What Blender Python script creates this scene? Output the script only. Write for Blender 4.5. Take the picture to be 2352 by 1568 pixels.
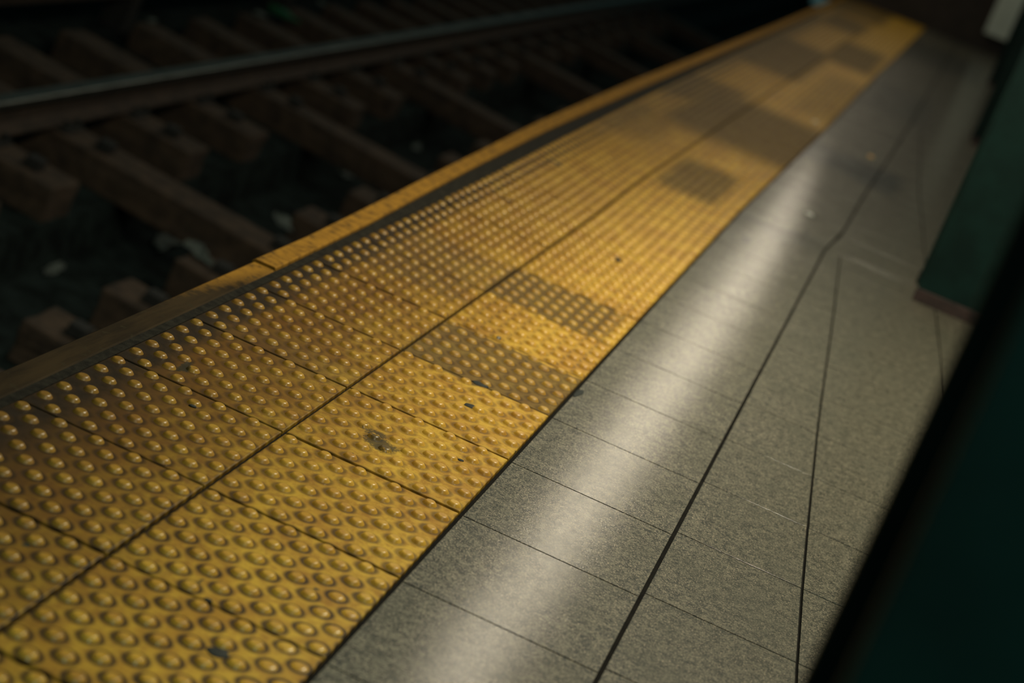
import bpy, bmesh, math, random
from mathutils import Matrix, Vector, noise as mnoise

# ------------------------------------------------------------------ clear
for o in list(bpy.data.objects): bpy.data.objects.remove(o, do_unlink=True)
S = bpy.context.scene
COL = S.collection

# ------------------------------------------------------------------ camera
FPX, W_PX = 4214.52, 2352
cam_d = bpy.data.cameras.new('camera'); cam = bpy.data.objects.new('camera', cam_d); COL.objects.link(cam)
cam_d.sensor_fit = 'HORIZONTAL'; cam_d.sensor_width = 36.0; cam_d.lens = FPX / W_PX * 36.0
A_, B_, C_ = 0.154793734, 1.28178682, 0.371129035
Rm = Matrix.Rotation(A_, 3, 'Z') @ Matrix.Rotation(B_, 3, 'X') @ Matrix.Rotation(C_, 3, 'Z')
cam.matrix_world = Matrix.Translation((0.693505934, -2.00470252, 1.07338334)) @ Rm.to_4x4()
cam_d.dof.use_dof = True; cam_d.dof.focus_distance = 3.02; cam_d.dof.aperture_fstop = 2.8
cam_d.clip_start = 0.05; cam_d.clip_end = 200
S.camera = cam

# ------------------------------------------------------------------ view + world
S.view_settings.view_transform = 'Standard'; S.view_settings.look = 'None'
S.view_settings.exposure = 0.50; S.view_settings.gamma = 1.0; S.view_settings.use_curve_mapping = False
wd = bpy.data.worlds.new('tunnel_air'); S.world = wd; wd.use_nodes = True
bg = wd.node_tree.nodes['Background']; bg.inputs[0].default_value = (0.30, 0.62, 0.60, 1); bg.inputs[1].default_value = 0.056

# ------------------------------------------------------------------ lamps (fluorescent fixtures above the platform, plus added unseen fills)
def tube(name, x, y, z, power, lx=0.12, ly=1.2, col=(1.0, 0.92, 0.68), spread=math.pi):
    l = bpy.data.lights.new(name, 'AREA'); l.shape = 'RECTANGLE'; l.size = lx; l.size_y = ly
    l.energy = power; l.color = col; l.spread = spread
    o = bpy.data.objects.new(name, l); COL.objects.link(o); o.location = (x, y, z); return o
tube('platform_lamp', 0.80, 2.05, 2.35, 60.0, 0.10, 1.0)
tube('platform_lamp', 1.05, -0.45, 2.35, 10.0, 0.10, 0.9)
ys = [4.9, 6.6, 8.3, 10.1, 12.2, 14.6, 17.0]
tube('edge_lamp', -0.06, -4.6, 2.35, 9.0)  # unseen, added behind the camera to brighten the nearest column and dome fronts
tube('column_fill', 1.30, -2.5, 2.5, 20.0, 0.3, 0.6, (0.55, 1.0, 0.86))  # added cool fill, no real fixture, lights the front of the nearest column
for i, y in enumerate(ys):
    tube('edge_lamp', -0.06, y, 2.35, 6.5, 0.08, 1.35, (1.0, 0.87, 0.66))

# ------------------------------------------------------------------ helpers
def tag(o, label=None, cat=None, group=None, kind=None):
    if label: o['label'] = label
    if cat: o['category'] = cat
    if group: o['group'] = group
    if kind: o['kind'] = kind
    return o
def empty(name, loc=(0, 0, 0), rot=(0, 0, 0)):
    o = bpy.data.objects.new(name, None); COL.objects.link(o); o.location = loc; o.rotation_euler = rot
    o.empty_display_size = 0.05; return o
def link(name, me, mat=None, parent=None, loc=None, rot=None):
    o = bpy.data.objects.new(name, me); COL.objects.link(o)
    if mat and not me.materials: me.materials.append(mat)
    if parent: o.parent = parent
    if loc: o.location = loc
    if rot: o.rotation_euler = rot
    return o
def mesh(name, bm, smooth=False):
    me = bpy.data.meshes.new(name); bmesh.ops.recalc_face_normals(bm, faces=bm.faces[:])
    bm.to_mesh(me); bm.free()
    if smooth:
        for p in me.polygons: p.use_smooth = True
    return me
def box(bm, x0, x1, y0, y1, z0, z1, bev=0.0, M=None):
    vs = [bm.verts.new((x, y, z)) for z in (z0, z1) for y in (y0, y1) for x in (x0, x1)]
    F = [(0, 2, 3, 1), (4, 5, 7, 6), (0, 1, 5, 4), (1, 3, 7, 5), (3, 2, 6, 7), (2, 0, 4, 6)]
    fs = [bm.faces.new([vs[i] for i in f]) for f in F]
    if M is not None: bmesh.ops.transform(bm, matrix=M, verts=vs)
    if bev:
        es = list({e for f in fs for e in f.edges})
        bmesh.ops.bevel(bm, geom=es, offset=bev, segments=2, affect='EDGES', profile=0.6)
def prism(bm, pts, y0, y1, axis='Y'):
    """closed profile pts (x,z) extruded along y"""
    a = [bm.verts.new((x, y0, z)) for x, z in pts]; b = [bm.verts.new((x, y1, z)) for x, z in pts]
    n = len(pts)
    bm.faces.new(a); bm.faces.new(b[::-1])
    for i in range(n): bm.faces.new((a[i], a[(i+1) % n], b[(i+1) % n], b[i]))
def loft(bm, rings):
    rs = [[bm.verts.new(p) for p in r] for r in rings]
    n = len(rs[0])
    for a, b in zip(rs, rs[1:]):
        for i in range(n): bm.faces.new((a[i], a[(i+1) % n], b[(i+1) % n], b[i]))
    bm.faces.new(rs[0]); bm.faces.new(rs[-1][::-1])
def interp(tbl, y):
    if y <= tbl[0][0]: (y0, a), (y1, b) = tbl[0], tbl[1]
    elif y >= tbl[-1][0]: (y0, a), (y1, b) = tbl[-2], tbl[-1]
    else:
        for (y0, a), (y1, b) in zip(tbl, tbl[1:]):
            if y0 <= y <= y1: break
    return a + (b - a) * (y - y0) / (y1 - y0)

# ------------------------------------------------------------------ node helpers
class NT:
    def __init__(s, name):
        s.m = bpy.data.materials.new(name); s.m.use_nodes = True; s.t = s.m.node_tree
        s.b = s.t.nodes['Principled BSDF']
    def n(s, typ, **kw):
        nd = s.t.nodes.new(typ)
        for k, v in kw.items(): setattr(nd, k, v)
        return nd
    def set(s, sock, v):
        if isinstance(v, bpy.types.NodeSocket): s.t.links.new(v, sock)
        elif isinstance(v, (tuple, list)) and len(v) == 3 and sock.type == 'RGBA': sock.default_value = (*v, 1)
        else: sock.default_value = v
    def math(s, op, a, b=0.0, c=None, clamp=False):
        nd = s.n('ShaderNodeMath', operation=op, use_clamp=clamp); s.set(nd.inputs[0], a); s.set(nd.inputs[1], b)
        if c is not None: s.set(nd.inputs[2], c)
        return nd.outputs[0]
    def mix(s, f, a, b, mode='MIX'):
        nd = s.n('ShaderNodeMix', data_type='RGBA', blend_type=mode); s.set(nd.inputs[0], f)
        s.set(nd.inputs[6], a); s.set(nd.inputs[7], b); return nd.outputs[2]
    def rng(s, v, a, b, c=0.0, d=1.0, smooth=True):
        nd = s.n('ShaderNodeMapRange'); nd.interpolation_type = 'SMOOTHSTEP' if smooth else 'LINEAR'
        s.set(nd.inputs[0], v)
        for i, q in enumerate((a, b, c, d)): s.set(nd.inputs[i+1], q)
        return nd.outputs[0]
    def pos(s):
        if not hasattr(s, '_p'): s._p = s.n('ShaderNodeNewGeometry').outputs['Position']
        return s._p
    def noise(s, scale, det=3.0, rough=0.5, vec=None, dist=0.0, out=0):
        nd = s.n('ShaderNodeTexNoise'); s.set(nd.inputs['Vector'], vec or s.pos())
        nd.inputs['Scale'].default_value = scale; nd.inputs['Detail'].default_value = det
        nd.inputs['Roughness'].default_value = rough; nd.inputs['Distortion'].default_value = dist
        return nd.outputs[out]
    def scaled(s, v, sx, sy, sz):
        nd = s.n('ShaderNodeVectorMath', operation='MULTIPLY'); s.set(nd.inputs[0], v); nd.inputs[1].default_value = (sx, sy, sz)
        return nd.outputs[0]
    def sep(s, v):
        nd = s.n('ShaderNodeSeparateXYZ'); s.set(nd.inputs[0], v); return nd.outputs
    def bump(s, h, strength, dist=0.001, norm=None):
        nd = s.n('ShaderNodeBump'); nd.inputs['Strength'].default_value = strength; nd.inputs['Distance'].default_value = dist
        s.set(nd.inputs['Height'], h)
        if norm is not None: s.set(nd.inputs['Normal'], norm)
        return nd.outputs[0]
    def out(s, color=None, rough=None, metal=None, normal=None, spec=None):
        for k, v in (('Base Color', color), ('Roughness', rough), ('Metallic', metal), ('Normal', normal), ('Specular IOR Level', spec)):
            if v is not None: s.set(s.b.inputs[k], v)
        return s.m
    def boxmask(s, X, Y, x0, x1, y0, y1, sx, sy):
        def side(v, a, b, soft):
            d = s.math('ABSOLUTE', s.math('SUBTRACT', v, (a + b) / 2))
            return s.rng(d, (b - a) / 2 + soft, (b - a) / 2 - soft)
        return s.math('MULTIPLY', side(X, x0, x1, sx), side(Y, y0, y1, sy))

def simple(name, col, rough=0.6, metal=0.0, nscale=20, var=0.4, bump=0.3, bdist=0.003, spec=0.5):
    t = NT(name); n1 = t.noise(nscale, 5, 0.6)
    c = t.mix(t.rng(n1, 0.3, 0.7), tuple(q * (1 - var) for q in col), tuple(min(1, q * (1 + var)) for q in col))
    return t.out(c, rough, metal, t.bump(t.noise(nscale * 4, 4), bump, bdist), spec)

# ---- yellow tactile material
def yellow_mat(name, domes):
    t = NT(name); P = t.pos(); xyz = t.sep(P)
    wob = t.noise(14, 3, 0.6, out=1); wv = t.sep(wob)
    X = t.math('ADD', xyz[0], t.math('MULTIPLY', t.math('SUBTRACT', wv[0], 0.5), 0.07))
    Y = t.math('ADD', xyz[1], t.math('MULTIPLY', t.math('SUBTRACT', wv[1], 0.5), 0.07))
    nA = t.noise(9, 6, 0.7); nB = t.noise(46, 6, 0.7); nF = t.noise(260, 3, 0.6)
    streak = t.noise(40, 4, 0.6, vec=t.scaled(P, 1.0, 0.35, 1.0))
    if domes: clean = (0.60, 0.355, 0.042); worn = (0.47, 0.245, 0.026); amber = (0.35, 0.16, 0.017)
    else: clean = (0.56, 0.345, 0.036); worn = (0.38, 0.195, 0.020); amber = (0.25, 0.11, 0.012)
    c = t.mix(t.rng(nA, 0.35, 0.66), clean, worn)
    c = t.mix(t.math('MULTIPLY', t.rng(nB, 0.44, 0.64), 0.62), c, amber)
    # rust-brown grime that builds up towards the track edge
    edge = t.rng(t.math('ADD', X, t.math('MULTIPLY', t.math('SUBTRACT', streak, 0.5), 0.22)), 0.22, -0.20)
    edgey = t.rng(xyz[1], 4.0, 0.8, 0.60, 1.0)
    eg = t.math('MULTIPLY', edge, edgey)
    c = t.mix(t.math('MULTIPLY', eg, 0.88 if not domes else 0.5), c, (0.070, 0.027, 0.006))
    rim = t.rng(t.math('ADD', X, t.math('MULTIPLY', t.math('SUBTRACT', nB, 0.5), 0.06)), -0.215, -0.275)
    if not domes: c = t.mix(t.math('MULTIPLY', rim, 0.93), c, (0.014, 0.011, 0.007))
    # brown walked-in films on single tiles and further down the strip
    boxes = [(0.0, 0.33, 1.215, 1.512, .012, .004, .80), (-0.02, 0.275, 1.833, 2.13, .03, .008, .85), (-0.27, -0.02, 1.66, 2.10, .03, .03, .50),
             (0.02, 0.235, 3.85, 4.55, .03, .10, .80), (-0.22, 0.40, 5.15, 6.75, .06, .25, .86), (-0.40, -0.05, 5.9, 7.0, .05, .2, .80),
             (-0.45, 0.05, 8.3, 10.9, .06, .3, .85), (0.0, 0.34, 10.4, 12.6, .05, .3, .85), (-0.30, 0.03, 13.4, 15.4, .05, .3, .80),
             (-0.5, -0.3, 7.0, 14.0, .05, .4, .8), (-0.30, 0.02, 0.9, 1.0, .03, .03, .25), (-0.34, -0.12, 4.5, 5.3, .05, .2, .45),
             (0.13, 0.45, 7.1, 9.6, .06, .4, .45), (-0.5, 0.1, 15.8, 18.6, .06, .3, .75)]
    film = None
    for b in boxes:
        m_ = t.math('MULTIPLY', t.boxmask(X, Y, *b[:6]), b[6])
        film = m_ if film is None else t.math('MAXIMUM', film, m_)
    c = t.mix(t.math('MULTIPLY', film, 0.92 if not domes else t.rng(xyz[1], 2.3, 4.0, 0.35, 0.85)), c, (0.062, 0.043, 0.018))
    outer_dark = t.math('MAXIMUM', t.math('MULTIPLY', t.boxmask(X, Y, -0.45, -0.20, -1.2, 0.60, .08, .15), 0.85), t.math('MULTIPLY', t.boxmask(X, Y, -0.45, -0.253, 0.5, 2.6, .03, .2), 0.75))  # darker tone on the track side of the near outer row
    c = t.mix(t.math('MULTIPLY', outer_dark, 1.0 if not domes else 0.35), c, (0.020, 0.012, 0.006))
    if not domes:
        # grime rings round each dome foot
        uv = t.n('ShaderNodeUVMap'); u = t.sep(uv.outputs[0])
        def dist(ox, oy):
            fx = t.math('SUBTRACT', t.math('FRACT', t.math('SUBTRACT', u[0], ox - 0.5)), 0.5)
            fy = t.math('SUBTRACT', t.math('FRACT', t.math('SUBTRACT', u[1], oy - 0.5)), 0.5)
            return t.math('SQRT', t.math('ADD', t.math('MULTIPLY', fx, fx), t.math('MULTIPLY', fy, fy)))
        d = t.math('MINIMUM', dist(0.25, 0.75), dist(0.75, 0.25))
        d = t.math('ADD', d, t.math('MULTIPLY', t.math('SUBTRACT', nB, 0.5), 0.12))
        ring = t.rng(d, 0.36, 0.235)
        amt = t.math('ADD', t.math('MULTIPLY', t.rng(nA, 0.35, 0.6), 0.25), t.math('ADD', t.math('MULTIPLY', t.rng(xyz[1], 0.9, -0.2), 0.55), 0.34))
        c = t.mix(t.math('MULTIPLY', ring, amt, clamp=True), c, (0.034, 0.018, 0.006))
    # small black chips and scuffs
    v = t.n('ShaderNodeTexVoronoi', feature='F1'); t.set(v.inputs['Vector'], t.scaled(P, 1, 0.7, 1)); v.inputs['Scale'].default_value = 26
    cell = t.sep(v.outputs['Color'])
    chip = t.math('MULTIPLY', t.math('GREATER_THAN', cell[0], 0.86), t.math('LESS_THAN', t.math('ADD', v.outputs['Distance'], t.math('MULTIPLY', t.math('SUBTRACT', t.noise(150, 2), 0.5), 0.35)), t.math('MULTIPLY', cell[1], 0.13)))
    c = t.mix(t.math('MULTIPLY', chip, 0.9), c, (0.020, 0.026, 0.020))
    # bitumen smear and worn-through spot on the inner row
    for (cx, cy, r1, r2) in ((0.128, 0.725, 0.030, 0.022), (0.10, 0.76, 0.018, 0.02), (-0.215, 0.69, 0.012, 0.03)):
        dx = t.math('DIVIDE', t.math('SUBTRACT', X, cx), r1); dy = t.math('DIVIDE', t.math('SUBTRACT', Y, cy), r2)
        dd = t.math('ADD', t.math('ADD', t.math('MULTIPLY', dx, dx), t.math('MULTIPLY', dy, dy)), t.math('MULTIPLY', t.math('SUBTRACT', nF, 0.5), 2.2))
        c = t.mix(t.math('MULTIPLY', t.rng(dd, 1.4, 0.5), 0.8), c, (0.016, 0.019, 0.013))
    rough = t.math('ADD', t.rng(nB, 0.3, 0.7, 0.27, 0.42) if domes else t.rng(nB, 0.3, 0.7, 0.42, 0.6), t.math('MULTIPLY', film, 0.16))
    nrm = t.bump(nF, 0.12, 0.0006, t.bump(t.noise(30, 3), 0.15, 0.0015))
    return t.out(c, rough, 0.0, nrm, 0.40 if domes else 0.16)

# ---- grey floor tiles
def grey_mat():
    t = NT('grey_floor_tile'); P = t.pos(); xyz = t.sep(P)
    n1 = t.noise(140, 4, 0.8); n2 = t.noise(48, 6, 0.8); n3 = t.noise(7, 4, 0.6); n4 = t.noise(330, 2, 0.6)
    c = t.mix(t.rng(n2, 0.36, 0.60), (0.018, 0.020, 0.015), (0.150, 0.138, 0.100))
    c = t.mix(t.math('MULTIPLY', t.rng(n1, 0.50, 0.56), 0.9), c, (0.014, 0.018, 0.016))
    c = t.mix(t.math('MULTIPLY', t.rng(n4, 0.56, 0.64), 0.6), c, (0.50, 0.41, 0.30))
    c = t.mix(t.math('MULTIPLY', t.rng(n3, 0.45, 0.72), 0.35), c, (0.07, 0.070, 0.052))
    v = t.n('ShaderNodeTexVoronoi', feature='F1'); t.set(v.inputs['Vector'], P); v.inputs['Scale'].default_value = 17
    cell = t.sep(v.outputs['Color'])
    chip = t.math('MULTIPLY', t.math('GREATER_THAN', cell[0], 0.8), t.math('LESS_THAN', v.outputs['Distance'], t.math('MULTIPLY', cell[1], 0.07)))
    c = t.mix(t.math('MULTIPLY', chip, 0.85), c, (0.02, 0.024, 0.018))
    dirt = t.rng(t.math('ADD', xyz[0], t.math('MULTIPLY', n3, 0.25)), 0.62, 0.95, 0.0, 0.30)
    c = t.mix(dirt, c, (0.040, 0.037, 0.022))
    # dark spills across the far end of the walkway
    wv = t.sep(t.noise(6, 3, out=1))
    X = t.math('ADD', xyz[0], t.math('MULTIPLY', t.math('SUBTRACT', wv[0], 0.5), 0.2)); Y = t.math('ADD', xyz[1], t.math('MULTIPLY', t.math('SUBTRACT', wv[1], 0.5), 0.6))
    sp = t.boxmask(X, Y, 0.28, 0.78, 5.7, 6.3, .04, .12)
    sp = t.math('MAXIMUM', sp, t.math('MULTIPLY', t.boxmask(X, Y, 0.3, 0.6, 3.83, 4.02, .05, .06), 0.5))
    sp = t.math('MAXIMUM', sp, t.math('MULTIPLY', t.boxmask(X, Y, 0.42, 0.8, 8.6, 10.4, .06, .4), 0.5))
    sp = t.math('MAXIMUM', sp, t.math('MULTIPLY', t.boxmask(X, Y, 0.3, 1.1, 13.5, 16.0, .06, .6), 0.7))
    sp = t.math('MAXIMUM', sp, t.boxmask(xyz[0], xyz[1], 0.378, 0.402, 3.50, 3.60, .01, .03))
    c = t.mix(t.math('MULTIPLY', sp, 0.8), c, (0.022, 0.026, 0.024))
    band = t.noise(3.2, 4, 0.7, vec=t.scaled(P, 0.18, 1.0, 1.0))
    rough = t.math('ADD', t.rng(n3, 0.3, 0.7, 0.36, 0.46), t.math('MULTIPLY', t.math('SUBTRACT', band, 0.5), 0.12))
    nrm = t.bump(t.noise(420, 2, 0.6), 0.26, 0.0005)
    t.b.inputs['Coat Weight'].default_value = 0.42; t.b.inputs['Coat Roughness'].default_value = 0.10; t.set(t.b.inputs['Coat Normal'], nrm)
    return t.out(c, t.math('ADD', rough, 0.08), 0.0, nrm, 0.15)

# ---- wooden edge board with worn yellow paint
def board_mat(name, paint, y_on=None):
    t = NT(name); P = t.pos(); xyz = t.sep(P)
    g = t.noise(30, 5, 0.65, vec=t.scaled(P, 1.0, 0.12, 1.0)); n1 = t.noise(8, 5, 0.65); n2 = t.noise(40, 4, 0.6)
    wood = t.mix(t.rng(g, 0.3, 0.7), (0.015, 0.010, 0.005), (0.036, 0.023, 0.010))
    pc = t.mix(t.rng(n2, 0.35, 0.7), (0.27, 0.135, 0.018), (0.15, 0.075, 0.013))
    m_ = t.rng(t.math('ADD', n1, t.math('MULTIPLY', t.math('SUBTRACT', n2, 0.5), 0.4)), 0.50 - paint * 0.3, 0.62 - paint * 0.3, 1.0, 0.0)
    m_ = t.math('SUBTRACT', 1.0, m_)
    if y_on is not None:
        m_ = t.math('MULTIPLY', m_, t.rng(t.math('SUBTRACT', t.math('ADD', xyz[1], t.math('MULTIPLY', t.math('SUBTRACT', n2, .5), .4)), t.math('MULTIPLY', t.math('ADD', xyz[0], 0.35), 5.0)), y_on, y_on + 0.3))
    c = t.mix(m_, wood, pc)
    c = t.mix(t.math('MULTIPLY', t.rng(n2, 0.58, 0.66), 0.5), c, (0.03, 0.024, 0.012))
    return t.out(c, 0.75, 0.0, t.bump(g, 0.4, 0.002), 0.08)

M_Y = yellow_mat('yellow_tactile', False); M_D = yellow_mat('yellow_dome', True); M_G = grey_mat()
M_GROUT = simple('black_grout', (0.005, 0.0045, 0.0035), 0.9, nscale=60, var=0.5, spec=0.1)
M_SLAB = simple('concrete_slab', (0.05, 0.048, 0.038), 0.85)
M_FILL = simple('edge_filler', (0.013, 0.0115, 0.008), 0.8, nscale=50, var=0.5, spec=0.1)
M_B1 = board_mat('worn_edge_board', 1.0, 1.02); M_B2 = board_mat('yellow_edge_board', 1.1)
M_COL = simple('green_column_paint', (0.0030, 0.0140, 0.0115), 0.55, nscale=8, var=0.25, bump=0.1, spec=0.15)
M_COLB = simple('rusty_column_foot', (0.022, 0.010, 0.008), 0.7, nscale=25)
M_PALE = simple('pale_panel', (0.55, 0.58, 0.50), 0.6, nscale=5, var=0.1)
M_BED = simple('sooty_trackbed', (0.009, 0.014, 0.0135), 0.95, spec=0.1, nscale=9, var=0.6, bump=0.6, bdist=0.01)
M_TIE = simple('oiled_brown_tie', (0.040, 0.025, 0.015), 0.85, nscale=12, var=0.45, bump=0.5, bdist=0.006)
M_RUST = simple('rusty_rail_steel', (0.032, 0.020, 0.013), 0.8, nscale=16, var=0.4)
M_HEAD = simple('polished_rail_head', (0.19, 0.20, 0.185), 0.50, 1.0, nscale=5, var=0.15, bump=0.1)
M_PLATE = simple('sooty_tie_plate', (0.012, 0.012, 0.011), 0.75, nscale=30)
M_WALL = simple('dark_tunnel_wall', (0.016, 0.017, 0.015), 0.9, nscale=3, var=0.4)
M_WALLB = simple('brown_end_wall', (0.030, 0.021, 0.016), 0.85, nscale=3, var=0.4)
M_COVER = simple('third_rail_cover', (0.035, 0.026, 0.018), 0.8, nscale=10)
M_PAPER = simple('litter_paper', (0.15, 0.18, 0.165), 0.7, nscale=20, var=0.3)
M_GUM = simple('trodden_gum', (0.007, 0.011, 0.009), 0.8, nscale=90, var=0.4)
M_CAP = simple('bright_cap', (0.62, 0.62, 0.55), 0.3, nscale=40, var=0.1)
M_ORANGE = simple('orange_cap', (0.75, 0.42, 0.08), 0.5, nscale=40, var=0.1)
M_RUBBER = simple('black_cap_ring', (0.02, 0.02, 0.018), 0.6)
tg = NT('green_glass'); M_GLASS = tg.out((0.05, 0.22, 0.10), 0.2, 0.0); tg.b.inputs['Transmission Weight'].default_value = 0.6

# ------------------------------------------------------------------ platform layout lines (x of each joint as the platform runs on)
T = 0.305
L_ = [(-2, -.305), (2.2, -.305), (3.2, -.316), (4.0, -.328), (6, -.345), (10, -.365), (18.5, -.41)]
M_ = [(-2, 0), (3.0, 0), (3.8, -.012), (5, -.008), (9.6, 0.002), (18.5, .03)]
R_ = [(-2, .305), (2.5, .306), (3.95, .308), (5, .322), (6.6, .343), (10.9, .372), (13, .40), (18.5, .455)]
G1 = [(-2, .613), (3.93, .614), (4.3, .640), (5.4, .650), (6.4, .672), (9, .712), (18.5, .83)]
W1 = [(-1.5, 1.055), (.555, .873), (1.04, .836), (1.97, .776), (2.95, .724), (3.93, .667)]
W2 = [(-1.5, 1.30), (2.7, 1.055), (3.59, 1.007), (3.93, .985)]
W3 = [(3.93, .965), (5, .915), (6.1, .855), (8.6, .775)]
OUT = [(-2, -.376), (1.65, -.376), (2.12, -.387), (2.72, -.405), (3.25, -.418), (3.94, -.438), (5.86, -.458), (11.4, -.462), (18.5, -.50)]
INN = [(-2, -.322), (1.44, -.325), (1.92, -.332), (2.9, -.362), (3.93, -.384), (6.0, -.394), (11.4, -.40), (18.5, -.43)]
END = 18.5

# slab and grout bed
bm = bmesh.new()
N = 60
ring = []
def strip_mesh(name, lo, hi, y0, y1, z0, z1, n=40):
    bm = bmesh.new(); rings = []
    for i in range(n + 1):
        y = y0 + (y1 - y0) * i / n; a, b = lo(y), hi(y)
        rings.append([(a, y, z0), (b, y, z0), (b, y, z1), (a, y, z1)])
    loft(bm, rings); return mesh(name, bm)
slab = link('platform_slab', strip_mesh('platform_slab', lambda y: interp(OUT, y) + 0.03, lambda y: 3.2, -1.6, END, -1.45, -0.012), M_SLAB)
tag(slab, kind='structure')
grout = link('joint_grout', strip_mesh('joint_grout', lambda y: interp(L_, y) - 0.004, lambda y: 1.7, -1.55, END, -0.012, -0.0072), M_GROUT)
tag(grout, kind='structure')
fill = link('edge_filler_strip', strip_mesh('edge_filler_strip', lambda y: interp(INN, y) + 0.0005, lambda y: interp(L_, y) - 0.0015, -1.6, END, -0.0121, -0.002), M_FILL)
tag(fill, kind='structure')

# ---- tile plates
def plate_mesh(name, c, z1=0.0, z0=-0.0118, bev=0.0021, ox=0, oy=0, uvs=True):
    """c: corners (x,y) BL,BR,TR,TL"""
    bm = bmesh.new()
    b = [bm.verts.new((x - ox, y - oy, z0)) for x, y in c]; t_ = [bm.verts.new((x - ox, y - oy, z1)) for x, y in c]
    top = bm.faces.new(t_); bm.faces.new(b[::-1])
    for i in range(4): bm.faces.new((b[i], b[(i+1) % 4], t_[(i+1) % 4], t_[i]))
    bmesh.ops.bevel(bm, geom=list(top.edges), offset=bev, segments=2, affect='EDGES', profile=0.5)
    if uvs:
        bm.faces.ensure_lookup_table(); l = bm.loops.layers.uv.new('UVMap')
        (x0, y0), (x1, _), (x2, y2), (x3, _) = c
        for f in bm.faces:
            for lp in f.loops:
                X, Y = lp.vert.co.x + ox, lp.vert.co.y + oy
                v = (Y - y0) / (y2 - y0); a = x0 + (x3 - x0) * v; bb = x1 + (x2 - x1) * v
                lp[l].uv = (5 * (X - a) / (bb - a), 5 * v)
    return mesh(name, bm)
def dome_geom(bm, cx, cy, seg=20, s=1.0):
    prof = [(0.0124, -0.0004), (0.0117, 0.0005), (0.0108, 0.0016), (0.0098, 0.0029), (0.0088, 0.0039), (0.0078, 0.0046), (0.0070, 0.0050), (0.0066, 0.0051)]
    if seg < 12: prof = [prof[0], prof[2], prof[4], prof[6]]
    rs = [[bm.verts.new((cx + r * s * math.cos(a), cy + r * s * math.sin(a), z)) for a in [2 * math.pi * i / seg for i in range(seg)]] for r, z in prof]
    fs = []
    for a, b in zip(rs, rs[1:]):
        for i in range(seg): fs.append(bm.faces.new((a[i], a[(i+1) % seg], b[(i+1) % seg], b[i])))
    fs.append(bm.faces.new(rs[-1]))
    return fs
bm = bmesh.new(); dome_geom(bm, 0, 0, 24); dome_me = mesh('dome', bm, True)
for p_ in dome_me.polygons:
    if len(p_.vertices) > 4: p_.use_smooth = False
dome_me.materials.append(M_D)
dome_pts = [((0.25 if i % 2 else 0.75) / 5 + m / 5, (0.25 + 0.5 * i) / 5) for i in range(10) for m in range(5)]

YLAB = {}
ords = ['nearest', 'second', 'third', 'fourth', 'fifth', 'sixth', 'seventh', 'eighth', 'ninth', 'tenth', 'eleventh', 'twelfth', 'thirteenth', 'fourteenth', 'fifteenth', 'sixteenth']
def yellow_label(row, k):
    base = 'row beside the edge board' if row == 'L' else 'row beside the grey paving'
    special = {('R', 4): 'yellow domed tactile tile filmed brown all over, inner row',
               ('R', 6): 'yellow domed tile half covered by a brown film, inner row, mid-frame',
               ('R', 2): 'yellow domed tile with a black tar smear, inner row beside the grey paving',
               ('R', 3): 'bright yellow domed tile with a black gum crescent, just before the brown filmed tile',
               ('R', 5): 'clean bright yellow domed tile between the two brown filmed tiles, inner row',
               ('R', -1): 'yellow domed tile at the bottom edge with black gum round one dome',
               ('L', 6): 'yellow domed tile under a dull brown film, outer row beside the edge board'}
    if (row, k) in special: return special[(row, k)]
    idx = k + 2 if row == 'R' else k + 1
    return 'yellow domed tactile tile, %s from the bottom left, %s' % (ords[idx], base)
NEAR = 13
gap = 0.0029
for k in range(-3, 61):
    y0, y1 = k * T, (k + 1) * T
    for row, lo, hi in (('L', L_, M_), ('R', M_, R_)):
        if row == 'L' and k < -2: continue
        gl = 0.0 if row == 'L' else 0.003; gr = 0.003 if row == 'L' else 0.0
        c = [(interp(lo, y0) + gl, y0 + gap), (interp(hi, y0) - gr, y0 + gap), (interp(hi, y1) - gr, y1 - gap), (interp(lo, y1) + gl, y1 - gap)]
        ox, oy = c[0]
        dz = random.Random(k * 7 + (row == 'R')).uniform(-0.0008, 0.0008)
        def bil(u, v): return (c[0][0] + (c[1][0] - c[0][0]) * u + (c[3][0] - c[0][0]) * v * (1 - u) + (c[2][0] - c[1][0]) * v * u, c[0][1] + (c[3][1] - c[0][1]) * v)
        if k <= NEAR:
            e = empty('tactile_tile', (ox, oy, dz))
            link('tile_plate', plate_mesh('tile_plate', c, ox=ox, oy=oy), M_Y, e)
            for u, v in dome_pts:
                x, y = bil(u, v); d = link('dome', dome_me, None, e, (x - ox, y - oy, 0))
                if row == 'R' and k == -1 and abs(x - 0.29) < 0.03: d.scale = (1, 1, 0.45)
                if row == 'R' and k == 0 and x > 0.24 and y < 0.17: d.scale = (1, 1, 0.6)
            if k <= 11 and (row == 'R' and k >= -2 or row == 'L' and k >= -1):
                tag(e, yellow_label(row, k), 'tile', 'yellow tactile tiles of the near platform edge')
            else:
                tag(e, 'soft-focus yellow domed tile in the %s row where the platform begins to bend' % ('outer' if row == 'L' else 'inner'), 'tile',
                    'yellow tactile tiles at the platform bend, %s row' % ('outer' if row == 'L' else 'inner'))
        else:
            me = plate_mesh('tactile_tile', c, ox=ox, oy=oy)
            bm = bmesh.new(); bm.from_mesh(me)
            n0 = len(bm.faces)
            for u, v in dome_pts:
                x, y = bil(u, v)
                for f in dome_geom(bm, x - ox, y - oy, 8): f.material_index = 1; f.smooth = True
            bm.to_mesh(me); bm.free(); me.materials.append(M_Y); me.materials.append(M_D)
            o = link('tactile_tile', me, None, None, (ox, oy, dz))
            tag(o, 'far blurred yellow domed tile in the %s row of the warning strip' % ('outer' if row == 'L' else 'inner'), 'tile',
                'far yellow tactile tiles, %s row' % ('outer' if row == 'L' else 'inner'))

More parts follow.
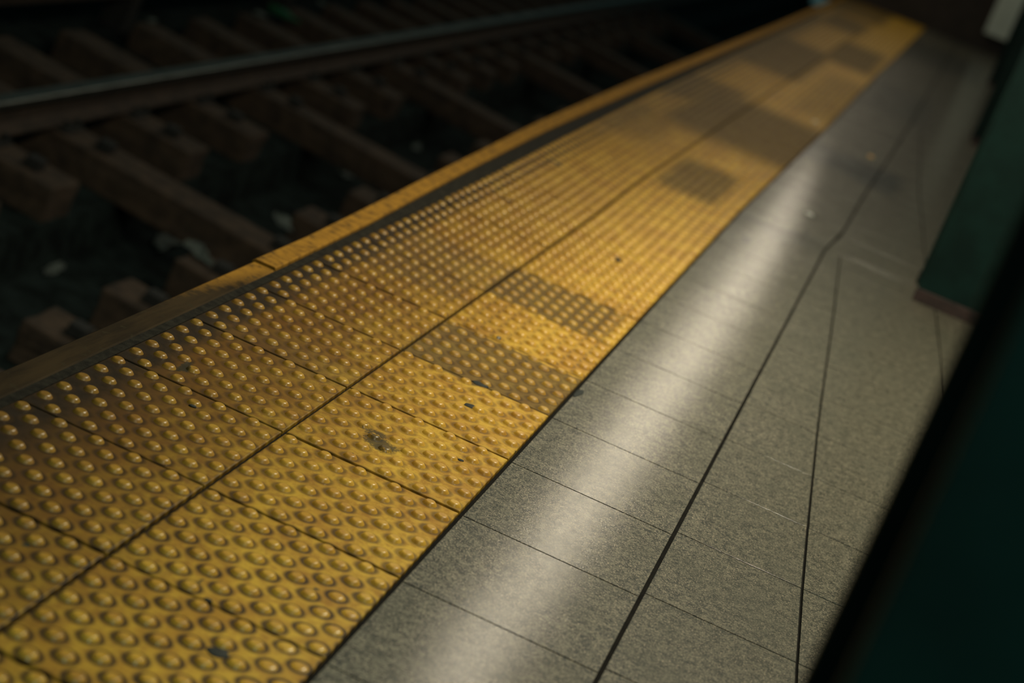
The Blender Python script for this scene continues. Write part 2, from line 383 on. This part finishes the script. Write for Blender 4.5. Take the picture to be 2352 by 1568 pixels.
# ---- grey floor tiles
def grey(c, label, group, dz=0.0):
    ox, oy = c[0]
    o = link('paving_tile', plate_mesh('paving_tile', c, ox=ox, oy=oy, bev=0.00025, uvs=False), M_G, None, (ox, oy, dz - 0.0004))
    tag(o, label, 'tile', group); return o
cg = 0.0017
def cells(off, y_end, y_start=-1.2):
    r = []; k = -4
    while True:
        a, b = 0.307 * k - 0.01 + off, 0.307 * (k + 1) - 0.01 + off
        k += 1
        if b <= y_start: continue
        if a >= y_end - 0.02: break
        r.append((max(a, y_start), min(b, y_end)))
    return r
rg = random.Random(5)
def grey_row(lo, hi, glo, ghi, off, y_end, y_start, namer):
    for i, (a, b) in enumerate(cells(off, y_end, y_start)):
        c = [(interp(lo, a) + glo, a + cg), (interp(hi, a) - ghi, a + cg), (interp(hi, b) - ghi, b - cg), (interp(lo, b) + glo, b - cg)]
        if c[1][0] - c[0][0] < 0.012: continue
        lab, grp = namer(i, a); grey(c, lab, grp, 0.0)
def nm_first(i, y):
    j = int(round((y + 0.317) / 0.307))
    if -1 < j < 13 and y < 3.7: return ('speckled grey floor tile beside the yellow strip, %s from the bottom of the photo' % ords[j], 'grey floor tiles beside the yellow strip')
    if y < 3.7: return ('speckled grey floor tile beside the yellow strip, at the bottom edge', 'grey floor tiles at the near edge')
    if y < 7: return ('sheeny blurred grey floor tile beside the yellow strip past the floor bend', 'sheeny grey tiles past the bend')
    return ('far blurred grey floor tile along the yellow strip', 'far grey floor tiles along the strip')
def nm_second(i, y):
    j = int(round((y + 0.295) / 0.307))
    if -1 < j < 13: return ('slant-cut grey tile, second row from the yellow strip, %s from the bottom' % ords[j], 'slant-cut grey floor tiles')
    return ('slant-cut grey floor tile of the second row at the bottom edge', 'grey slant-cut tiles at the near edge')
def nm_third(i, y):
    j = int(round((y + 0.295) / 0.307))
    if 1 < j < 13: return ('grey floor tile of the third row from the strip, %s from the bottom' % ords[j], 'grey floor tiles of the third row')
    return ('third-row grey floor tile beside the foreground column', 'third-row grey tiles near the column')
grey_row(R_, G1, 0.0085, 0.0035, 0.0, 3.93, -1.2, nm_first)
grey_row(G1, W1, 0.0035, 0.0025, 0.022, 3.93, -1.2, nm_second)
grey_row(W1, W2, 0.0025, 0.0025, 0.022, 3.93, -1.2, nm_third)
grey_row(W2, [(-2, 1.68), (4, 1.68)], 0.0025, 0.0, 0.022, 3.93, -1.2, lambda i, y: ('grey floor tile of the fourth row behind the green columns', 'grey floor tiles behind the columns'))
grey_row(R_, G1, 0.008, 0.004, 0.12, END, 3.93, nm_first)
grey_row(G1, W3, 0.004, 0.0025, 0.30, 8.6, 3.93, lambda i, y: ('blurred grey floor tile in the tapering row left of the second green column', 'tapering far grey tiles'))
grey_row(W3, [(3.93, 1.68), (8.6, 1.68)], 0.0025, 0.0, 0.30, 8.6, 3.93, lambda i, y: ('blurred grey floor tile between the tapering row and the columns', 'far grey tiles by the columns'))
grey_row(G1, [(8.6, 1.68), (END, 1.68)], 0.004, 0.0, 0.30, END, 8.6, lambda i, y: ('far wide grey floor tile towards the end wall', 'wide grey tiles towards the end wall'))

# ---- edge boards
def board(name, y0, y1, z1, mat, label, n=16, z0=-0.055, inset=0.0):
    bm = bmesh.new(); rings = []
    for i in range(n + 1):
        y = y0 + (y1 - y0) * i / n; a, b = interp(OUT, y), interp(INN, y); w = 0.0012 * mnoise.noise((y * 9, 0, 0))
        rings.append([(a + 0.002, y, z0), (b - 0.0005, y, z0 + 0.0432), (b - 0.0005, y, z1 - 0.002), (b - 0.003, y, z1), (a + 0.006, y, z1), (a + w, y, z1 - 0.005), (a + w, y, z1 - 0.03)])
    loft(bm, rings); me = mesh(name, bm)
    o = link(name, me, mat); tag(o, label, 'board', 'platform edge boards'); return o
board('edge_board', -1.5, 1.352, -0.0012, M_B1, 'dark worn wooden edge board along the track side, nearest the camera')
board('edge_board', 1.354, 6.2, 0.0050, M_B2, 'yellow painted edge board overlapping the dark one, mid-frame')
board('edge_board', 6.203, END, 0.0045, M_B2, 'far blurred edge board running to the top of the photo')

# ---- gum and litter on the platform
def blot(name, x, y, rx, ry, rot, mat, label, cat, seed=0, z=0.0011, h=0.0007, rag=0.25, notch=None):
    r = random.Random(seed); bm = bmesh.new(); n = 28; ring = []; top = []
    for i in range(n):
        a = 2 * math.pi * i / n; q = 1 + rag * mnoise.noise((math.cos(a) * 1.5 + seed, math.sin(a) * 1.5, seed * 3.1))
        px, py = rx * q * math.cos(a), ry * q * math.sin(a)
        px, py = px * math.cos(rot) - py * math.sin(rot), px * math.sin(rot) + py * math.cos(rot)
        ring.append(bm.verts.new((px, py, -0.0005))); top.append(bm.verts.new((px * 0.88, py * 0.88, h)))
    for i in range(n): bm.faces.new((ring[i], ring[(i+1) % n], top[(i+1) % n], top[i]))
    bm.faces.new(top); bm.faces.new(ring[::-1])
    o = link(name, mesh(name, bm, True), mat, None, (x, y, z)); tag(o, label, cat); return o
blot('gum_spot', 0.163, 1.222, 0.0175, 0.0115, 0.1, M_GUM, 'large black oval gum spot on the joint before the brown filmed tile', 'gum', 1)
blot('gum_spot', 0.184, 1.085, 0.0135, 0.011, 0.4, M_GUM, 'black gum crescent hugging a dome on the bright yellow tile', 'gum', 2)
blot('gum_spot', 0.2035, -0.102, 0.0145, 0.0125, 0.3, M_GUM, 'black gum blot round a dome at the bottom of the photo', 'gum', 3)
blot('gum_spot', 0.2455, 0.815, 0.0062, 0.004, 0.2, M_GUM, 'small black gum fleck beside a dome near the grey paving', 'gum', 4)
blot('gum_spot', -0.135, 0.548, 0.0062, 0.0042, 0.3, M_GUM, 'small black gum streak between domes in the outer yellow row', 'gum', 5)
blot('gum_spot', 0.17, -0.232, 0.011, 0.009, 0.3, M_GUM, 'black gum spot at the very bottom edge of the photo', 'gum', 6)
blot('gum_spot', 0.141, 0.004, 0.006, 0.004, 0.3, M_GUM, 'black gum fleck on the first cross joint of the inner yellow row', 'gum', 7)
blot('gum_spot', 0.152, 2.62, 0.010, 0.022, 0.3, M_GUM, 'blurred dark gum spot on the bright yellow strip beyond the filmed tiles', 'gum', 8)
blot('gum_spot', -0.20, 2.76, 0.014, 0.013, 0.3, M_GUM, 'blurred dark gum smear in the outer yellow row mid-frame', 'gum', 9, rag=0.6)
blot('gum_spot', -0.24, 3.49, 0.026, 0.030, 0.3, M_GUM, 'far dark gum smear near the edge board', 'gum', 10, rag=0.6)
blot('grime_blot', 0.320, 1.425, 0.007, 0.034, -0.1, M_GUM, 'ragged black grime blot on the grey tile where it meets the filmed yellow tile', 'grime', 12, rag=0.6, z=0.0002, h=0.0003)
def cap(name, x, y, r, mat, mat2, label):
    e = empty(name, (x, y, 0.0)); e.location.z = 0.0
    bm = bmesh.new(); n = 21; rings = []
    for rr, z in ((1.0, 0), (1.0, 0.002), (0.94, 0.005), (0.8, 0.0062), (0.5, 0.0062)):
        rings.append([(r * rr * (1 + (0.05 if i % 2 and z < 0.003 else 0)) * math.cos(2 * math.pi * i / (2 * n)), r * rr * (1 + (0.05 if i % 2 and z < 0.003 else 0)) * math.sin(2 * math.pi * i / (2 * n)), z) for i in range(2 * n)])
    loft(bm, rings); link('crown', mesh('crown', bm, True), mat, e)
    if mat2:
        bm = bmesh.new(); ri = [[(r * q * math.cos(2 * math.pi * i / 32), r * q * 1.5 * math.sin(2 * math.pi * i / 32), z) for i in range(32)] for q, z in ((1.9, 0), (1.75, 0.0006), (1.2, 0.0007))]
        loft(bm, ri); link('dirt_ring', mesh('dirt_ring', bm), mat2, e)
    tag(e, label, 'bottle cap'); return e
cap('bottle_cap', 0.508, 4.43, 0.014, M_CAP, M_RUBBER, 'pale round bottle cap in a dark ring on the sheeny grey tiles')
cap('bottle_cap', 0.600, 6.56, 0.013, M_ORANGE, None, 'small orange bottle cap on the grey floor towards the far columns')
cap('bottle_cap', 0.285, 6.98, 0.013, M_CAP, None, 'pale bottle cap on the edge of the far yellow strip')

# ---- platform columns (steel H sections)
def hcol(x, y, label, w=0.30, d=0.30, h=2.75, foot=True):
    e = empty('steel_column', (x, y, -0.004)); tf = 0.022
    for yy in (0, d - tf):
        bm = bmesh.new(); box(bm, 0, w, yy, yy + tf, 0, h, 0.004); link('flange', mesh('flange', bm), M_COL, e)
    bm = bmesh.new(); box(bm, w / 2 - 0.009, w / 2 + 0.009, tf + 0.0005, d - tf - 0.0005, 0, h); link('web', mesh('web', bm), M_COL, e)
    if foot:
        for yy, s in ((-0.012, 1), (d + 0.001, 1)):
            bm = bmesh.new(); box(bm, -0.004, w + 0.004, yy, yy + 0.011, 0, 0.045, 0.003); link('foot_angle', mesh('foot_angle', bm), M_COLB, e)
    tag(e, label, 'column', 'green steel platform columns'); return e
hcol(0.784, -1.05, 'very blurred dark green steel column filling the right edge, closest to the camera')
hcol(0.925, 3.72, 'dark green steel column standing on grey tiles, second from the camera')
hcol(1.065, 8.9, 'dark green steel column further back, third from the camera')
hcol(1.17, 14.0, 'distant dark steel column at the top right, just before the pale panel')

# ---- end wall with pale panel
bm = bmesh.new(); box(bm, -0.55, 3.2, END + 0.01, END + 0.2, -1.4, 2.9)
tag(link('wall_back', mesh('wall_back', bm), M_WALLB), kind='structure')
def ray_at_y(u, v, Y):
    d = Rm @ Vector(((u - 1176) / FPX, -(v - 784) / FPX, -1)); o = cam.matrix_world.translation
    return o + d * ((Y - o.y) / d.y)
PY = END - 0.08
pa, pb = ray_at_y(2263, 68, PY), ray_at_y(2312, 95, PY)
e = empty('wall_panel', (pa.x, PY, pb.z))
wpan = max(0.12, pb.x - pa.x)
bm = bmesh.new(); box(bm, 0, wpan, 0, 0.03, 0, 1.5, 0.004); link('panel_sheet', mesh('panel_sheet', bm), M_PALE, e)
bm = bmesh.new(); box(bm, 0.02, wpan - 0.02, 0.031, 0.088, 0.05, 1.45); link('panel_batten', mesh('panel_batten', bm), M_WALLB, e)
tag(e, 'pale upright panel on the dark end wall in the top right corner', 'panel')

# ------------------------------------------------------------------ track (banked a little down towards the platform)
BANK = math.atan(0.1); CB, SB = math.cos(BANK), math.sin(BANK)
RX, RZ = -2.8, -0.95           # far rail head
def trk(name, s, y, z):        # empty in the banked track frame; s from far rail, z above tie top
    zt = RZ - 0.17
    x_ = RX + s * CB + z * SB; z_ = zt - s * SB + z * CB
    return empty(name, (x_, y, z_), (0, BANK, 0))
# bed
bm = bmesh.new(); Mb = Matrix.Translation((RX, 0, RZ - 0.17)) @ Matrix.Rotation(BANK, 4, 'Y')
vsx = []
prof = [(-2.8, -0.16), (0.45, -0.16), (0.50, -0.36), (0.96, -0.36), (1.01, -0.16), (2.35, -0.16), (2.35, -0.6), (-2.8, -0.6)]
ra = []
for yy in (0.5, 40.0):
    ra.append([tuple(Mb @ Vector((s, yy, z))) for s, z in prof])
loft(bm, ra)
tag(link('trackbed', mesh('trackbed', bm), M_BED), kind='structure')
bm = bmesh.new(); box(bm, -5.9, -5.7, 0.5, 40, -1.3, 3.0); tag(link('wall_left', mesh('wall_left', bm), M_WALL), kind='structure')
bm = bmesh.new(); box(bm, -5.69, -0.56, 39.8, 40, -1.3, 3.0); tag(link('wall_far', mesh('wall_far', bm), M_WALL), kind='structure')

def rough_box(bm, x0, x1, y0, y1, z0, z1, seed, nx=8, ny=4, amp=0.008):
    bmx = bmesh.new(); box(bmx, x0, x1, y0, y1, z0, z1, 0.012)
    bmesh.ops.subdivide_edges(bmx, edges=[e for e in bmx.edges if e.calc_length() > 0.08], cuts=4, use_grid_fill=True)
    for v in bmx.verts:
        v.co += Vector((0, 0, 1)) * amp * mnoise.noise(v.co * 9 + Vector((seed, 0, 0))) + Vector((1, 1, 0)) * amp * mnoise.noise(v.co * 14 + Vector((0, seed, 5)))
    me = bpy.data.meshes.new('tmp'); bmx.to_mesh(me); bmx.free(); bm.from_mesh(me); bpy.data.meshes.remove(me)
ties = [(3.0, 0), (3.65, 0), (4.25, 0), (4.9, 0), (5.55, 1), (6.25, 0), (7.03, 0), (7.92, 1), (8.68, 0), (9.45, 0), (10.35, 1), (11.1, 0), (11.85, 0), (12.6, 0), (13.35, 1), (14.1, 0), (14.9, 0), (15.7, 1), (16.5, 0), (17.3, 0), (18.1, 1), (19, 0), (20, 0), (21, 1)]
tw = 0.24
bm = bmesh.new(); box(bm, -0.11, 0.11, -0.09, 0.09, 0, 0.0165, 0.003)
for px, py in ((-0.084, -0.05), (-0.084, 0.05), (0.084, -0.05), (0.084, 0.05)): box(bm, px - 0.013, px + 0.013, py - 0.013, py + 0.013, 0.012, 0.048, 0.003)
plate_me = mesh('tie_plate', bm); plate_me.materials.append(M_PLATE)
bm = bmesh.new(); box(bm, -0.035, 0.035, -0.035, 0.035, -0.001, 0.05, 0.006); lug_me = mesh('anchor_bolt', bm); lug_me.materials.append(M_PLATE)
for i, (y, full) in enumerate(ties):
    spans = [(-0.75, 2.2, 'full')] if full else [(-0.75, 0.44, 'far'), (1.03, 2.2, 'near')]
    for a, b, side in spans:
        if side == 'near' and y > 12: continue
        c0 = (a + b) / 2
        e = trk('railway_tie', c0, y, 0)
        bm = bmesh.new(); rough_box(bm, a - c0, b - c0, -tw / 2, tw / 2, -0.165, 0, i * 3.7 + a)
        link('tie_timber', mesh('tie_timber', bm), M_TIE, e)
        for rs_ in (0.0, 1.50):
            if a < rs_ < b:
                link('tie_plate', plate_me, None, e, (rs_ - c0, 0, 0.001))
        for rs_ in (0.28, 1.2):
            if a < rs_ < b: link('anchor_bolt', lug_me, None, e, (rs_ - c0, -0.02, 0))
        if full: lab, grp = 'brown full-width railway tie crossing the drain trough', 'full-width ties'
        elif side == 'far': lab, grp = 'short brown tie block under the shiny far rail', 'tie blocks under the far rail'
        else: lab, grp = 'short brown tie block nearest the platform edge', 'tie blocks by the platform'
        tag(e, lab, 'railway tie', grp)
# rails
def rail(s, label, y0=2.2, y1=39.5):
    e = trk('rail', s, y0, 0.019); Ln = y1 - y0
    bm = bmesh.new(); prism(bm, [(-0.068, 0), (0.068, 0), (0.068, 0.010), (0.018, 0.024), (0.009, 0.034), (0.009, 0.110), (-0.009, 0.110), (-0.009, 0.034), (-0.018, 0.024), (-0.068, 0.010)], 0, Ln)
    link('rail_web', mesh('rail_web', bm), M_RUST, e)
    bm = bmesh.new(); prism(bm, [(-0.009, 0.1105), (0.009, 0.1105), (0.036, 0.120), (0.036, 0.146), (0.030, 0.151), (-0.030, 0.151), (-0.036, 0.146), (-0.036, 0.120)], 0, Ln)
    h = link('rail_head', mesh('rail_head', bm), M_HEAD, e); h['label'] = 'polished steel running surface'
    tag(e, label, 'rail', 'running rails'); return e
rail(0.0, 'long steel rail with a polished top crossing the dark track bed')
rail(1.50, 'rusty rail hidden low beside the platform edge')
# raised timber guard beside the far rail
e = trk('third_rail', -0.92, 2.2, -0.001)
bm = bmesh.new(); prism(bm, [(-0.03, 0.09), (0.03, 0.09), (0.03, 0.17), (-0.03, 0.17)], 0, 37); link('contact_rail', mesh('contact_rail', bm), M_RUST, e)
bm = bmesh.new(); prism(bm, [(-0.13, 0.215), (0.11, 0.215), (0.11, 0.25), (-0.13, 0.25)], 0, 37); link('cover_board', mesh('cover_board', bm), M_COVER, e)
for i in range(14):
    bm = bmesh.new(); box(bm, -0.125, -0.095, 0.6 + i * 2.6, 0.72 + i * 2.6, -0.15, 0.2152); box(bm, -0.1, 0.03, 0.6 + i * 2.6, 0.72 + i * 2.6, -0.15, 0.0902); link('bracket', mesh('bracket', bm), M_PLATE, e)

tag(e, 'dim third rail under a brown cover board beyond the far rail', 'rail')

# ---- litter on the tracks
def paper(s, y, z, sx, sy, rot, label, name='paper_scrap', mat=None, seed=0, cat='litter', tilt=0.0):
    e = trk(name, s, y, z); bm = bmesh.new(); n = 7
    def dsk(i, j):
        a, b = 2 * i / n - 1, 2 * j / n - 1; q = 0.5 * (1 + 0.7 * mnoise.noise((a * 1.3 + seed * 2.1, b * 1.3, seed)))
        return a * math.sqrt(1 - b * b / 2) * q * sx, b * math.sqrt(1 - a * a / 2) * q * sy
    g = [[bm.verts.new((*dsk(i, j), 0.18 * min(sx, sy) * (1 + mnoise.noise((i * .5 + seed, j * .5, seed))) + 0.04 * min(sx, sy) * ((i + j) % 2))) for j in range(n + 1)] for i in range(n + 1)]
    for i in range(n):
        for j in range(n): bm.faces.new((g[i][j], g[i+1][j], g[i+1][j+1], g[i][j+1]))
    bmesh.ops.solidify(bm, geom=bm.faces[:], thickness=0.002)
    me = mesh(name, bm); M = Matrix.Rotation(tilt, 4, 'X') @ Matrix.Rotation(rot, 4, 'Z'); me.transform(M)
    bpy.data.objects.remove(e); e2 = trk(name, s, y, z)
    o = link(name, me, mat or M_PAPER, None, e2.location.copy(), e2.rotation_euler.copy()); bpy.data.objects.remove(e2)
    tag(o, label, cat); return o
paper(0.60, 5.86, -0.36 + .0, 0.10, 0.30, 0.2, 'crumpled pale paper strip lying in the drain trough, left of centre', seed=1)
paper(0.60, 6.45, -0.355, 0.07, 0.10, 0.5, 'small pale paper ball in the trough right of the crumpled strip', seed=2)
paper(0.53, 4.88, -0.355, 0.05, 0.22, 0.1, 'thin pale curl of paper at the left end of the trough', seed=3)
paper(0.60, 8.40, -0.355, 0.07, 0.12, 0.3, 'bright paper scrap in the trough beside the second full-width tie', seed=4)
paper(0.58, 9.9, -0.355, 0.06, 0.25, 0.2, 'faint paper scrap further down the trough', seed=5)
paper(1.06, 5.88, -0.16 + .16, 0.08, 0.20, 0.6, 'pale rag draped on a tie block just left of the yellow board', seed=6)
paper(1.05, 4.95, 0.0, 0.10, 0.20, 0.8, 'grey rag on the tie block near the dark edge board', seed=7)
paper(1.05, 4.62, -0.155, 0.09, 0.09, 0.3, 'small grey litter ball between two near tie blocks', seed=8)
paper(1.04, 3.95, -0.155, 0.12, 0.20, 0.3, 'wide grey rag by the tie block at lower left', seed=9)
paper(1.06, 11.45, -0.155, 0.10, 0.20, 0.1, 'pale litter scrap beside the far stretch of yellow edge board', seed=10)
paper(-0.74, 8.0, 0.002, 0.05, 0.12, 0.1, 'tiny white litter scrap beyond the shiny rail', seed=11)
paper(-0.68, 9.55, 0.002, 0.09, 0.16, 0.1, 'pale wrapper beside the green bottle beyond the rail', seed=12)
paper(-0.75, 10.9, 0.002, 0.07, 0.13, 0.3, 'yellowish litter scrap at the top of the photo beyond the rail', seed=13)
# bottle
e = trk('glass_bottle', -0.62, 9.85, -0.12)
bm = bmesh.new(); prof = [(0.0, 0.001), (0.0, 0.030), (0.13, 0.031), (0.165, 0.022), (0.19, 0.013), (0.235, 0.012), (0.24, 0.014)]
prof[0] = (0.0, 0.024)
rings = [[(xx - .12, rr * math.cos(2 * math.pi * i / 20), 0.031 + rr * math.sin(2 * math.pi * i / 20)) for i in range(20)] for xx, rr in [(0.001, 0.024), (0.006, 0.030), (0.13, 0.031), (0.165, 0.022), (0.19, 0.013), (0.235, 0.012), (0.24, 0.014)]]
loft(bm, rings); link('bottle_body', mesh('bottle_body', bm, True), M_GLASS, e)
e.location.z += 0.12
tag(e, 'green glass bottle lying beyond the shiny rail at the top', 'bottle')
